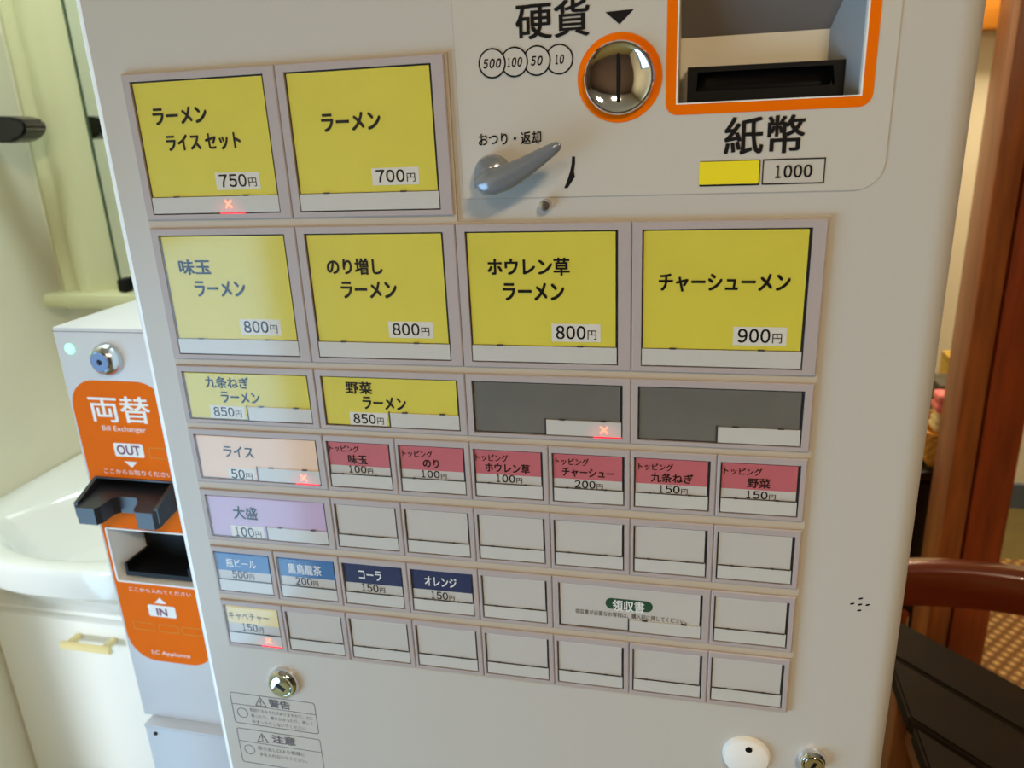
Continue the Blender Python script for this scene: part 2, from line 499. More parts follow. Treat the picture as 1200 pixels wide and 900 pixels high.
PANEL_TEXT = [
    ('p', '硬貨', 0.2295, 0.2665, 0.3987, 0.0168, 'ink', 0.016),
    ('p', 'おつり・返却', 0.2072, 0.2409, 0.3436, 0.0064, 'ink', 0.02),
    ('coin', '500', 0.2116, 0.2215, 0.3803, 0.0045, 'ink', 0.02),
    ('coin', '100', 0.224, 0.2326, 0.3803, 0.0045, 'ink', 0.02),
    ('coin', '50', 0.2364, 0.243, 0.3803, 0.0044, 'ink', 0.02),
    ('coin', '10', 0.2485, 0.2539, 0.3803, 0.0043, 'ink', 0.02),
    ('p', '紙幣', 0.3324, 0.37, 0.3405, 0.0178, 'ink', 0.016),
    ('p', '1000', 0.3564, 0.3749, 0.323, 0.0062, 'ink', 0.012),
    ('w', '警告', 0.0222, 0.0397, -0.0493, 0.0076, 'ink', 0.03),
    ('w', '転倒するおそれがありますので、上に', 0.0051, 0.0567, -0.058, 0.0032, 'ink', 0.0),
    ('w', '乗ったり、寄りかかったり、激しく', 0.0054, 0.056, -0.0631, 0.0032, 'ink', 0.0),
    ('w', 'ゆすったりしないでください。', 0.0056, 0.051, -0.0687, 0.0032, 'ink', 0.0),
    ('w2', '注意', 0.0195, 0.0392, -0.0827, 0.0079, 'ink', 0.03),
    ('w2', '取り出し口より無理に', 0.0061, 0.0455, -0.0938, 0.0036, 'ink', 0.0),
    ('w2', '手を入れないでください。', 0.0065, 0.0468, -0.0998, 0.0035, 'ink', 0.0),
]
EXCHANGER_TEXT = [
    ('x', '両替', -0.2145, -0.1508, 0.1206, 0.0259, 'white_ink', 0.014),
    ('x', 'Bill Exchanger', -0.2058, -0.1595, 0.1009, 0.0064, 'white_ink', 0.0),
    ('x', 'OUT', -0.1948, -0.17, 0.0806, 0.0096, 'purple', 0.02),
    ('x', 'ここからお取りください', -0.2145, -0.1414, 0.0577, 0.0051, 'white_ink', 0.0),
    ('x', 'ここから入れてください', -0.2173, -0.1473, -0.071, 0.0046, 'white_ink', 0.0),
    ('x', 'IN', -0.1907, -0.1786, -0.0946, 0.0085, 'purple', 0.03),
    ('x', 'LC Appliance', -0.2072, -0.1629, -0.1454, 0.0059, 'white_ink', 0.0),
]

# ------------------------------------------------------------------ the room
YB = 0.004                                    # front skin of the ticket machine

def room_box(name, *a, mk='wall_cream', parent=None):
    return struct(box(name, *a, mk, parent))

room_box('floor', -1.2, 3.1, -3.2, 2.5, -0.05, 0.0, mk='floor_olive')
room_box('ceiling', -1.2, 3.1, -3.2, 2.5, 2.45, 2.5, mk='ceiling_white')
# left wall with the door opening through which daylight comes
bm = bmesh.new()
bm_box(bm, -0.95, -0.80, DOOR_Y1, 0.91, 0, 2.45)
bm_box(bm, -0.95, -0.80, -3.2, DOOR_Y0, 0, 2.45)
bm_box(bm, -0.95, -0.80, DOOR_Y0, DOOR_Y1, DOOR_Z1, 2.45)
struct(finish('wall_left', bm, 'wall_cream'))
bm = bmesh.new()
for b in ((DOOR_Y0, DOOR_Y0 + 0.03, DOOR_Z0, DOOR_Z1), (DOOR_Y1 - 0.03, DOOR_Y1, DOOR_Z0, DOOR_Z1), (DOOR_Y0 + 0.03, DOOR_Y1 - 0.03, DOOR_Z0, DOOR_Z0 + 0.03), (DOOR_Y0 + 0.03, DOOR_Y1 - 0.03, DOOR_Z1 - 0.03, DOOR_Z1)):
    bm_box(bm, -0.84, -0.80, *b)
struct(finish('window_1', bm, 'metal_frame'))
room_box('wall_back', -0.80, 0.20, 0.76, 0.91, 0, 2.45)
room_box('wall_return', 0.20, 0.30, 0.76, 2.35, 0, 2.45)
room_box('wall_far', 0.30, 3.0, 2.35, 2.45, 0, 2.45, mk='wall_warm')
room_box('wall_right', 3.0, 3.1, -3.2, 2.45, 0, 2.45, mk='wall_brown')
room_box('wall_front', -0.80, 3.0, -3.2, -3.1, 0, 2.45, mk='wall_brown')
room_box('baseboard_far', 0.30, 3.0, 2.335, 2.35, 0, 0.09, mk='skirting_blue')
tr1 = struct(box('trim_1', 0.30, 3.0, 2.28, 2.35, 1.545, 1.68, 'beam_wood', None, 0.006))

# ------------------------------------------------------------------ ticket machine
M = thing('ticket_machine', (0.21, 0.21, 0.0), 'tall off-white meal ticket vending machine with rows of yellow menu buttons', 'vending machine')
XL, XR, YBK = -0.0252, 0.4447, 0.42
def arc(cx_, cy_, r, a0, a1, n=8):
    return [(cx_ + r * math.cos(math.radians(a0 + (a1 - a0) * i / n)), cy_ + r * math.sin(math.radians(a0 + (a1 - a0) * i / n))) for i in range(n + 1)]
rl, rr = 0.0045, 0.013
XT = XL + 0.0058                              # added whiter left flank, rounded in front; its tone carries the edge's daylight highlight
outline = [(XT, YB)] + arc(XR - rr, YB + rr, rr, 270, 360) + [(XR, YBK), (XT, YBK)]
body = prism_z('body', outline, 0.02, 1.62, 'body_white', M, smooth=True)
prism_z('bright_flank', arc(XL + 0.0055, YB + 0.0055, 0.0055, 180, 270) + [(XT - 0.0001, YB), (XT - 0.0001, YBK), (XL, YBK)], 0.02, 1.62, 'edge_highlight', M, smooth=True)
prism_z('plinth', [(XL + 0.01, YB + 0.02), (XR - 0.01, YB + 0.02), (XR - 0.01, YBK - 0.01), (XL + 0.01, YBK - 0.01)], 0.0, 0.02, 'black', M)
BX0, BX1, BZ0, BZ1 = 0.3087, 0.3940, 1.3563, 1.425      # bill opening
cut(body, [(BX0, BX1, YB - 0.02, YB + 0.06, BZ0, BZ1)])
body.data.materials.clear(); body.data.materials.append(MATS['body_white'])
body.data.polygons.foreach_set('material_index', [0] * len(body.data.polygons))

# printed sheet around the coin and bill slots
OY = YB - 0.0005
sheet = plate('coin_panel_sheet', rounded(0.1970, 0.4073, 1.3133, 1.470, (0.0005, 0.013, 0.013, 0.0005)), OY, YB, 'overlay', M)
cut(sheet, [(BX0, BX1, YB - 0.02, YB + 0.06, BZ0, BZ1)])
ring('sheet_outline', rounded(0.1967, 0.4076, 1.3130, 1.4703, (0.0005, 0.0133, 0.0133, 0.0005)), rounded(0.1970, 0.4073, 1.3133, 1.470, (0.0005, 0.013, 0.013, 0.0005)), OY + 0.0001, YB, 'overlay_edge', M)

# bill slot: orange border, funnel-shaped recess, black throat
fr_o = ring('bill_slot_border', rounded(0.3037, 0.3988, BZ0 - 0.0049, 1.4305, 0.006), rounded(BX0, BX1, BZ0, BZ1, 0.0003), OY - 0.0002, OY, 'orange', M)
ring('bill_slot_liner', rounded(BX0, BX1, BZ0, BZ1, 0.0003, 2), rounded(BX0 + 0.0007, BX1 - 0.0009, BZ0 + 0.0006, BZ1 - 0.0007, 0.0003, 2), OY - 0.0004, YB + 0.012, 'white_plastic', M)
bm = bmesh.new()
D = YB + 0.028
f = lambda *q: bm.faces.new([bm.verts.new(v) for v in q])
a0, a1, c0, c1 = BX0 + 0.0007, BX1 - 0.0009, BZ0 + 0.0006, BZ1 - 0.0007
b0, b1, d1 = BX0 + 0.0012, 0.3815, 1.3885
f((b0, D, c0), (b1, D, c0), (b1, D, d1), (b0, D, d1))                                # back
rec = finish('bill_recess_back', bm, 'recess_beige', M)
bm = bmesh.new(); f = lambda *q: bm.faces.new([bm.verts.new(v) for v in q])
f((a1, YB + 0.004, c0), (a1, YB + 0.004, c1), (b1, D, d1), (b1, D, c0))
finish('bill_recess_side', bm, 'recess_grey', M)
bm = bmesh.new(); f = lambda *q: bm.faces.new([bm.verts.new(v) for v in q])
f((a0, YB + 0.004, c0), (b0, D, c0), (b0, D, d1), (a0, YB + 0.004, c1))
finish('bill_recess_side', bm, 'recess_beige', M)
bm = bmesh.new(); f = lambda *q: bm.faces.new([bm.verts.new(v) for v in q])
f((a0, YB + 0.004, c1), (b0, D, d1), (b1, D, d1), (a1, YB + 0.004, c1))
finish('bill_recess_hood', bm, 'hood_shaded', M)  # shade under the hood is put into its dark grey colour
bm = bmesh.new(); f = lambda *q: bm.faces.new([bm.verts.new(v) for v in q])
f((a0, YB + 0.004, c0), (a1, YB + 0.004, c0), (b1, D, c0), (b0, D, c0))
finish('bill_recess_floor', bm, 'black', M)
th = ring('bill_slot_throat', [(0.3137, c0), (0.3880, c0), (0.3878, 1.3734), (0.3137, 1.3738)], [(0.3182, 1.3622), (0.3838, 1.3622), (0.3824, 1.3712), (0.3188, 1.3712)], YB + 0.014, D - 0.001, 'black', M)
box('bill_roller', 0.3182, 0.384, YB + 0.024, D - 0.002, 1.3622, 1.3712, 'black_gloss', th, 0.001)

# coin slot: orange disc, raised chrome rim, dished chrome face with a slot
CX, CZ = 0.2811, 1.3700
plate('coin_slot_border', circle(CX, CZ, 0.0209, 64), OY - 0.0003, OY, 'orange', M)
cr = lathe_y('coin_slot', CX, CZ, [(0.0172, OY), (0.0172, OY - 0.0035), (0.0166, OY - 0.0042), (0.0158, OY - 0.0042), (0.0150, OY - 0.0034), (0.0140, OY - 0.0029), (0.0110, OY - 0.0019), (0.007, OY - 0.0012), (0.003, OY - 0.0009), (0, OY - 0.0008)], 'chrome', M, 64)
plate('coin_slit', rounded(CX - 0.0013, CX + 0.0005, CZ - 0.0110, CZ + 0.0112, 0.0006, 3), OY - 0.0026, OY - 0.0002, 'black', cr)

# accepted coins, three-coin chain from the top one down
for i, (x, s, w) in enumerate(((0.2166, '500', 0.0101), (0.2281, '100', 0.0088), (0.2397, '50', 0.0066), (0.2511, '10', 0.0054))):
    yy = OY - 0.0005 + i * 0.0001
    bm = bmesh.new()
    bm_plate(bm, circle(x, 1.3804, 0.0070), yy, yy + 0.00008, 0)
    bm_ring(bm, circle(x, 1.3804, 0.0072), circle(x, 1.3804, 0.00640), yy - 0.00004, yy + 0.00008, 1)
    cm = finish('coin_mark', bm, ['overlay', 'ink'], M)
    text_obj('lettering', [(s, x - w / 2, x + w / 2, 1.3803, 0.0045, yy - 0.0001, 0.02, 0.25)], 'ink', cm)

plate('down_triangle', [(0.2742, 1.4002), (0.2811, 1.3943), (0.2880, 1.4006)], OY - 0.0002, OY, 'ink', M)
for key, s, x0, x1, zc, h, ink, bold in PANEL_TEXT:
    if key == 'p':
        text_obj('lettering', [(s, x0, x1, 1 + zc, h, OY - 0.0003, bold, 0)], ink, M)
bm = bmesh.new()
arrow_c = [(0.2575, 1.3335), (0.25735, 1.3300), (0.2566, 1.3262), (0.2553, 1.3222), (0.2532, 1.3177)]
wd = [0.0008, 0.0009, 0.0010, 0.0011, 0.0009]
lft, rgt = [], []
for (x, z), w in zip(arrow_c, wd): lft.append((x - w, z)); rgt.append((x + w, z))
rgt = rgt[:3] + [(0.2580, 1.3232), (0.2567, 1.3214)] + rgt[4:]
bm_plate(bm, rgt + lft[::-1], OY - 0.0002, OY)
finish('turn_arrow', bm, 'ink', M)
plate('bill_mark_sticker', rounded(0.3210, 0.3497, 1.3177, 1.3287, 0.0003, 2), OY - 0.0005, OY - 0.0003, 'sticker_yellow', M)
ring('bill_mark_border', rounded(0.3213, 0.3502, 1.3168, 1.3290, 0.0003, 2), rounded(0.3218, 0.3496, 1.3175, 1.3283, 0.0002, 2), OY - 0.0003, OY, 'ink', M)
ring('bill_mark_border', rounded(0.3513, 0.3804, 1.3169, 1.3291, 0.0003, 2), rounded(0.3518, 0.3799, 1.3175, 1.3285, 0.0002, 2), OY - 0.0003, OY, 'ink', M)

# return lever
hub = lathe_y('lever_hub', 0.2150, 1.3268, [(0.0092, OY), (0.0092, OY - 0.007), (0.0082, OY - 0.0105), (0.005, OY - 0.0130), (0, OY - 0.0138)], 'lever_grey', M, 32)
lp = [(0.2098, 1.3258), (0.2110, 1.3242), (0.2138, 1.3232), (0.2180, 1.3232), (0.2240, 1.3247), (0.2301, 1.3273), (0.2358, 1.3301), (0.2413, 1.3331), (0.2460, 1.3357), (0.2500, 1.3380), (0.2530, 1.3397), (0.2542, 1.3404)]
lr = [0.0016, 0.0044, 0.0062, 0.0068, 0.0064, 0.0058, 0.0051, 0.0044, 0.0037, 0.0030, 0.0023, 0.0009]
sweep('lever_handle', [(x, -0.0135 - 0.0004 * i, z) for i, (x, z) in enumerate(lp)], lr, 'lever_grey', hub, 20, 0.72)
lathe_y('screw', 0.2424, 1.3094, [(0.0031, YB), (0.0031, YB - 0.004), (0.0026, YB - 0.0052), (0, YB - 0.0056)], 'satin_chrome', M, 24)

# speaker holes
for x, z in ((0.4191, 1.0846), (0.4149, 1.0807), (0.4190, 1.0806), (0.4231, 1.0808), (0.4190, 1.0766)):
    pts = [(x + 0.0011 * math.cos(a) * 1.15, z + 0.0006 * math.sin(a) + 0.0004 * math.cos(a)) for a in (2 * math.pi * k / 12 for k in range(12))]
    plate('speaker_hole', pts, YB - 0.0001, YB + 0.0005, 'black', M)

def cam_lock(x, z, y, r, parent, key_rot=0.6):
    k = lathe_y('lock', x, z, [(r, y), (r, y - 0.002), (r * 0.93, y - 0.0045), (r * 0.80, y - 0.0058), (r * 0.68, y - 0.0058), (r * 0.64, y - 0.0045), (r * 0.62, y - 0.0062), (r * 0.4, y - 0.0066), (0, y - 0.0066)], 'chrome', parent, 40)
    w, h = r * 0.13, r * 0.33
    c, s = math.cos(key_rot), math.sin(key_rot)
    plate('keyhole', [(x + u * c - v * s, z + u * s + v * c) for u, v in ((-w, -h), (w, -h), (w, h), (-w, h))], y - 0.0068, y - 0.006, 'black', k)
    return k

cam_lock(0.0385, 0.9725, YB, 0.0122, M, 0.9)
cam_lock(0.4018, 0.9660, YB, 0.0086, M, -0.4)
cap = lathe_y('white_cap', 0.3622, 0.9620, [(0.0148, YB), (0.0146, YB - 0.002), (0.0135, YB - 0.0036), (0.010, YB - 0.0048), (0.005, YB - 0.0054), (0, YB - 0.0056)], 'white_plastic', M, 40)
lathe_y('cap_hole', 0.3632, 0.9705, [(0.0021, YB - 0.0046), (0.0021, YB - 0.0052), (0, YB - 0.0052)], 'black', cap, 20)

# warning stickers
for z0, z1, zl, ztri, cz_, keyname, head in ((0.9278, 0.9563, 0.9457, (0.9555, 0.9463), 0.9380, 'w', 0), (0.890, 0.9231, 0.9108, (0.9211, 0.9124), 0.9032, 'w2', 1)):
    x0, x1 = -0.0096, 0.0601
    dx = -0.0038 * head
    bm = bmesh.new()
    bm_ring(bm, rounded(x0, x1, z0, z1, 0.0022), rounded(x0 + 0.0005, x1 - 0.0005, z0 + 0.0005, z1 - 0.0005, 0.0018), YB - 0.00015, YB)
    bm_plate(bm, [(x0, zl - 0.0002), (x1, zl - 0.0002), (x1, zl + 0.0002), (x0, zl + 0.0002)], YB - 0.00015, YB)
    tx = 0.0153 + dx
    bm_ring(bm, [(tx - 0.0050, ztri[1]), (tx + 0.0050, ztri[1]), (tx, ztri[0])], [(tx - 0.0037, ztri[1] + 0.0008), (tx + 0.0037, ztri[1] + 0.0008), (tx, ztri[0] - 0.0018)], YB - 0.00015, YB)
    bm_plate(bm, [(tx - 0.0004, ztri[1] + 0.0027), (tx + 0.0004, ztri[1] + 0.0027), (tx + 0.0005, ztri[1] + 0.0058), (tx - 0.0005, ztri[1] + 0.0058)], YB - 0.00015, YB)
    bm_plate(bm, circle(tx, ztri[1] + 0.0018, 0.0005, 10), YB - 0.00015, YB)
    bm_ring(bm, circle(-0.0016 + 0.0002 * head, cz_, 0.0045, 32), circle(-0.0016 + 0.0002 * head, cz_, 0.0040, 32), YB - 0.00015, YB)
    st = finish('warning_print', bm, 'soft_ink', M)
    text_obj('lettering', [(s, a, b, 1 + c, h, YB - 0.0002, bold, 0) for k, s, a, b, c, h, ink, bold in PANEL_TEXT if k == keyname], 'soft_ink', st)

# ------------------------------------------------------------------ menu buttons
bm = bmesh.new()
bm_plate(bm, [(-0.0006, 1.0), (0.3850, 1.0), (0.3850, 1.3012), (0.1932, 1.3012), (0.1932, 1.3872), (-0.0006, 1.3872)], 0.0016, YB)
finish('menu_panel', bm, 'panel_base', M)

A = 0.048
BIG = {1: (1.3050, 1.3865), 2: (1.2187, 1.3003)}
SMALL = {3: (1.1780, 1.2103), 4: (1.1355, 1.1672), 5: (1.0918, 1.1233), 6: (1.0482, 1.0798), 7: (1.0045, 1.0365)}
CARD_F, CARD_B, COV_F, COV_B = 0.0013, 0.0016, -0.0004, 0.0001
BEZELS = {}

def lit_strip(dx):
    """white strip lit red from behind around the sold-out cross"""
    m = MATS['strip_white'].copy(); nt = m.node_tree; p = nt.nodes['Principled BSDF']
    tc = nt.nodes.new('ShaderNodeTexCoord'); mp = nt.nodes.new('ShaderNodeMapping')
    mp.inputs['Location'].default_value = (-dx * 85, 0, 0.35); mp.inputs['Scale'].default_value = (85, 0, 130)
    g = nt.nodes.new('ShaderNodeTexGradient'); g.gradient_type = 'SPHERICAL'
    nt.links.new(tc.outputs['Object'], mp.inputs[0]); nt.links.new(mp.outputs[0], g.inputs[0])
    mu = nt.nodes.new('ShaderNodeMath'); mu.operation = 'MULTIPLY'; mu.inputs[1].default_value = 0.32
    nt.links.new(g.outputs['Fac'], mu.inputs[0]); nt.links.new(mu.outputs[0], p.inputs['Emission Strength'])
    p.inputs['Emission Color'].default_value = srgb(255, 30, 60)
    return m

def menu_button(row, col, span, kind, label, cross=None):
    big = row in BIG
    x0, x1 = col * A, (col + span) * A
    if big:
        zb, zt = BIG[row]; wx0, wx1, wz0, wz1 = x0 + 0.0052, x1 - 0.0072, zb + 0.0032, zt - 0.0042
    else:
        wz0, wz1 = SMALL[row]; zb, zt = wz0 - 0.0027, wz1 + 0.0041
        wx0, wx1 = (x0 + 0.0038, x1 - 0.0046) if span == 2 else (x0 + 0.0020, x1 - 0.0034)
    key = (row, span)
    c = Vector(((x0 + x1) / 2, 0.0008, (zb + zt) / 2))
    if key in BEZELS:
        b = link('menu_button', BEZELS[key], c, M)
    else:
        bm = bmesh.new()
        g = 0.0002
        o_ = [(x0 + g, zb), (x1 - g, zb), (x1 - g, zt), (x0 + g, zt)]
        i_ = [(wx0, wz0), (wx1, wz0), (wx1, wz1), (wx0, wz1)]
        oc = [(x0 + g + 0.0006, zb + 0.0006), (x1 - g - 0.0006, zb + 0.0006), (x1 - g - 0.0006, zt - 0.0006), (x0 + g + 0.0006, zt - 0.0006)]
        rows_ = [[bm.verts.new((x, y, z)) for x, z in q] for q, y in ((o_, 0.0016), (o_, 0.0005), (oc, 0.0), (i_, 0.0), (i_, 0.0016))]
        for a, q in zip(rows_, rows_[1:]):
            for k in range(4): bm.faces.new((a[k], a[(k + 1) % 4], q[(k + 1) % 4], q[k]))
        fw = bm.faces.new(rows_[-1]); fw.material_index = 1
        b = finish('menu_button', bm, ['bezel', 'well'], M, center=c)
        BEZELS[key] = b.data
    b['label'] = label
    k_ = f'{row}{col}'
    e = 0.0009
    lx0, lx1, lz0, lz1 = wx0 + e, wx1 - e - 0.0006, wz0 + e * 0.8, wz1 - e
    # card, strip, price tag
    sh = (x0 + 0.024 - CAM.x) * 0.003
    if big:
        sz1 = wz0 + 0.0102; sx0 = lx0 - 0.0004
        box('card', lx0, lx1, CARD_F, CARD_B, sz1, lz1, kind, b)
    elif span == 2:
        sz1 = wz0 + 0.0101; sx0 = x0 + 0.0477 + sh
        if k_ == '65': sx0, sz1 = 0.2880, wz0 + 0.0091
        box('card', lx0, lx1, CARD_F, CARD_B, lz0, lz1, kind, b)
    else:
        sz1 = wz0 + 0.0094; sx0 = lx0
        if kind == 'white_card':
            box('card', lx0, lx1, CARD_F, CARD_B, sz1, lz1, kind, b)
        else:
            zs = wz1 - (0.0166 if row == 4 else 0.0152)
            box('card', lx0, lx1, CARD_F, CARD_B, sz1, zs, 'white_card', b)
            box('card_band', lx0, lx1, CARD_F, CARD_B, zs, lz1, kind, b)
    sf = 0.0004
    s = box('sold_out_strip', sx0, lx1 + 0.0007, sf, CARD_F - 0.0002, lz0, sz1 - 0.0003, 'strip_white', b)
    n0 = sx0 + 0.18 * (lx1 - sx0)
    for u in (0.18, 0.74):
        xx = sx0 + u * (lx1 - sx0)
        box('strip_notch', xx, xx + (0.0034 if span == 2 else 0.0016), sf - 0.0001, CARD_F - 0.0002, sz1 - 0.0004, sz1 + 0.0004, 'well', b)
    if span == 2 and not big:
        box('strip_edge', sx0 - 0.0010, sx0 - 0.0003, sf, CARD_F - 0.0002, lz0, sz1 + 0.0004, 'well', b)
    elif not big:
        box('strip_edge', lx0, lx1, sf, CARD_F - 0.0002, sz1 - 0.0003, sz1 + 0.0001, 'well', b)
    # lettering
    by_ink = {}
    for kk, t, tx0, tx1, zc, h, ink, bold in MENU_TEXT:
        if kk != k_: continue
        by_ink.setdefault(('price_lettering' if t.endswith('円') else 'lettering', ink), []).append((t, tx0, tx1, 1 + zc, h, CARD_F - 0.0002, bold, 0))
        if t.endswith('円') and (big or span == 2):
            box('price_tag', tx0 - 0.0020, tx1 + 0.0023, CARD_F - 0.0001, CARD_B, max(1 + zc - h / 2 - 0.0012, lz0), 1 + zc + h / 2 + 0.0013, 'price_paper', b)
    if k_ == '65':
        plate('title_pill', rounded(0.2731, 0.3020, 1.0635, 1.0712, 0.0038), CARD_F - 0.0001, CARD_B, 'green_pill', b)
    for (nm_, ink), items in by_ink.items(): text_obj(nm_, items, ink, b)
    if cross:
        cxx, czz = cross
        bm = bmesh.new()
        r_, w_ = 0.0030, 0.00050
        for sgn in (1, -1):
            d = Vector((1, 0, sgn)).normalized(); n_ = Vector((-sgn, 0, 1)).normalized()
            q = [Vector((cxx, 0, czz)) + d * r_ * u + n_ * w_ * v for u, v in ((-1, -1), (1, -1), (1, 1), (-1, 1))]
            bm_plate(bm, [(v.x, v.z) for v in q], sf - 0.0001 - (0.00003 if sgn > 0 else 0), sf)
        finish('sold_out_cross', bm, 'x_red', b)
        s.data = s.data.copy(); s.data.materials.clear()
        s.data.materials.append(lit_strip(cxx - (sx0 + lx1 + 0.0007) / 2))
        g0, g1 = max(wx0 + 0.0002, cxx - 0.006), min(wx1 - 0.0002, cxx + 0.010)
        box('red_lamp_edge', g0, g1, 0.0002, 0.0012, wz0, lz0, 'red_glow', b)
    box('clear_cover', wx0 + 0.0006, wx1 - 0.0006, COV_F, COV_B, wz0 + 0.0005, wz1 - 0.0006, 'clear_acrylic', b, 0.0002, 1)
    return b

menu_button(1, 0, 2, 'yellow_card', 'large yellow ramen and rice set button at 750 yen with lit red cross', (0.0559, 1.3137))
menu_button(1, 2, 2, 'yellow_card', 'large yellow plain ramen button at 700 yen')
menu_button(2, 0, 2, 'yellow_card', 'large yellow seasoned egg ramen button at 800 yen')
menu_button(2, 2, 2, 'yellow_card', 'large yellow extra nori ramen button at 800 yen')
menu_button(2, 4, 2, 'yellow_card', 'large yellow spinach ramen button at 800 yen')
menu_button(2, 6, 2, 'yellow_card', 'large yellow pork ramen button at 900 yen')
menu_button(3, 0, 2, 'yellow_card', 'wide yellow green onion ramen button at 850 yen')
menu_button(3, 2, 2, 'yellow_card', 'wide yellow vegetable ramen button at 850 yen')
menu_button(3, 4, 2, 'grey_card', 'wide empty grey button with lit red cross', (0.2729, 1.1829))
menu_button(3, 6, 2, 'grey_card', 'wide empty grey button without a cross')
menu_button(4, 0, 2, 'peach_card', 'wide peach rice button at 50 yen with lit red cross', (0.0792, 1.1403))
for c_, nm in ((2, 'egg'), (3, 'nori'), (4, 'spinach'), (5, 'pork'), (6, 'green onion'), (7, 'vegetable')):
    menu_button(4, c_, 1, 'pink_card', f'small pink and white {nm} topping button')
menu_button(5, 0, 2, 'lilac_card', 'wide lilac large serving button at 100 yen')
for c_ in range(2, 8): menu_button(5, c_, 1, 'white_card', 'small blank white button')
menu_button(6, 0, 1, 'blue_card', 'small light blue bottled beer button')
menu_button(6, 1, 1, 'blue_card', 'small light blue oolong tea button')
menu_button(6, 2, 1, 'navy_card', 'small navy cola button')
menu_button(6, 3, 1, 'navy_card', 'small navy orange juice button')
menu_button(6, 4, 1, 'white_card', 'small blank white button')
menu_button(6, 5, 2, 'white_card', 'wide white receipt button with green title pill')
menu_button(6, 7, 1, 'white_card', 'small blank white button')
menu_button(7, 0, 1, 'cream_card', 'small cream and white cabbage button with lit red cross', (0.0336, 1.0096))
for c_ in range(1, 8): menu_button(7, c_, 1, 'white_card', 'small blank white button')

# ------------------------------------------------------------------ bill exchanger on its stand
S = thing('exchanger_stand', (-0.178, 0.29, 0.0), 'pale grey slim metal stand under the bill exchanger', 'stand')
box('stand_body', -0.2258, -0.1315, 0.137, 0.45, 0.01, 0.768, 'stand_grey', S, 0.0015)
box('stand_top', -0.2262, -0.1311, 0.1365, 0.4505, 0.768, 0.7715, 'stand_grey', S, 0.001)
box('stand_foot', -0.22, -0.137, 0.15, 0.44, 0.0, 0.01, 'black', S)
lathe_y('stand_screw', -0.214, 0.7615, [(0.0022, 0.137), (0.0022, 0.136), (0, 0.1355)], 'black', S, 12)

E = thing('bill_exchanger', (-0.183, 0.3, 0.7715), 'slim white bill exchanger with orange front panel beside the washbasin', 'change machine')
EX0, EX1, EY, EZ0, EZ1 = -0.2357, -0.1305, 0.15, 0.7715, 1.1965
eb = box('body', EX0, EX1, EY, 0.45, EZ0, EZ1, 'exchanger_white', E, 0.0014)
cut(eb, [(-0.2268, -0.1395, EY - 0.01, EY + 0.05, 0.9380, 0.9965), (-0.2262, -0.1398, EY - 0.01, EY + 0.03, 1.0405, 1.0510)])
eb.data.materials.clear(); eb.data.materials.append(MATS['exchanger_white'])
eb.data.polygons.foreach_set('material_index', [0] * len(eb.data.polygons))
box('lid_seam', EX0 - 0.0002, EX1 + 0.0002, EY - 0.0002, 0.449, 1.1925, 1.1930, 'soft_ink', E)
op = plate('orange_panel', rounded(-0.2325, -0.1335, 0.8445, 1.1475, (0.030, 0.030, 0.027, 0.027), 12), EY - 0.0005, EY, 'orange', E)
cut(op, [(-0.2268, -0.1395, EY - 0.01, EY + 0.05, 0.9380, 0.9965), (-0.2262, -0.1398, EY - 0.01, EY + 0.03, 1.0405, 1.0510)])
EO = EY - 0.0006
for key, s, x0, x1, zc, h, ink, bold in EXCHANGER_TEXT:
    if s in ('OUT', 'IN'): continue
    text_obj('lettering', [(s, x0, x1, 1 + zc, h, EO - 0.0001, bold, 0)], ink, op)
for x0, x1, z0, z1, s in ((-0.1978, -0.1667, 1.0737, 1.0872, 'OUT'), (-0.1999, -0.1690, 0.8994, 0.9127, 'IN')):
    w = plate('label_box', rounded(x0, x1, z0, z1, 0.0018), EO - 0.0002, EO, 'white_ink', op)
    for key, s2, a, b, zc, h, ink, bold in EXCHANGER_TEXT:
        if s2 == s: text_obj('lettering', [(s, a, b, 1 + zc, h, EO - 0.0004, bold, 0)], ink, E)
plate('triangle_mark', [(-0.1898, 1.0690), (-0.1758, 1.0690), (-0.1828, 1.0628)], EO - 0.0002, EO, 'white_ink', op)
plate('triangle_mark', [(-0.1912, 0.9152), (-0.1775, 0.9152), (-0.1843, 0.9218)], EO - 0.0002, EO, 'white_ink', op)
for x0, x1, z0, z1 in ((-0.2220, -0.1980, 0.8812, 0.8900), (-0.1925, -0.1700, 0.8812, 0.8900), (-0.1660, -0.1420, 0.8812, 0.8900), (-0.1610, -0.1400, 1.0737, 1.0843)):
    ring('outlined_mark', rounded(x0, x1, z0, z1, 0.001, 3), rounded(x0 + 0.0004, x1 - 0.0004, z0 + 0.0004, z1 - 0.0004, 0.0007, 3), EO - 0.0001, EO, 'box_mustard', op)
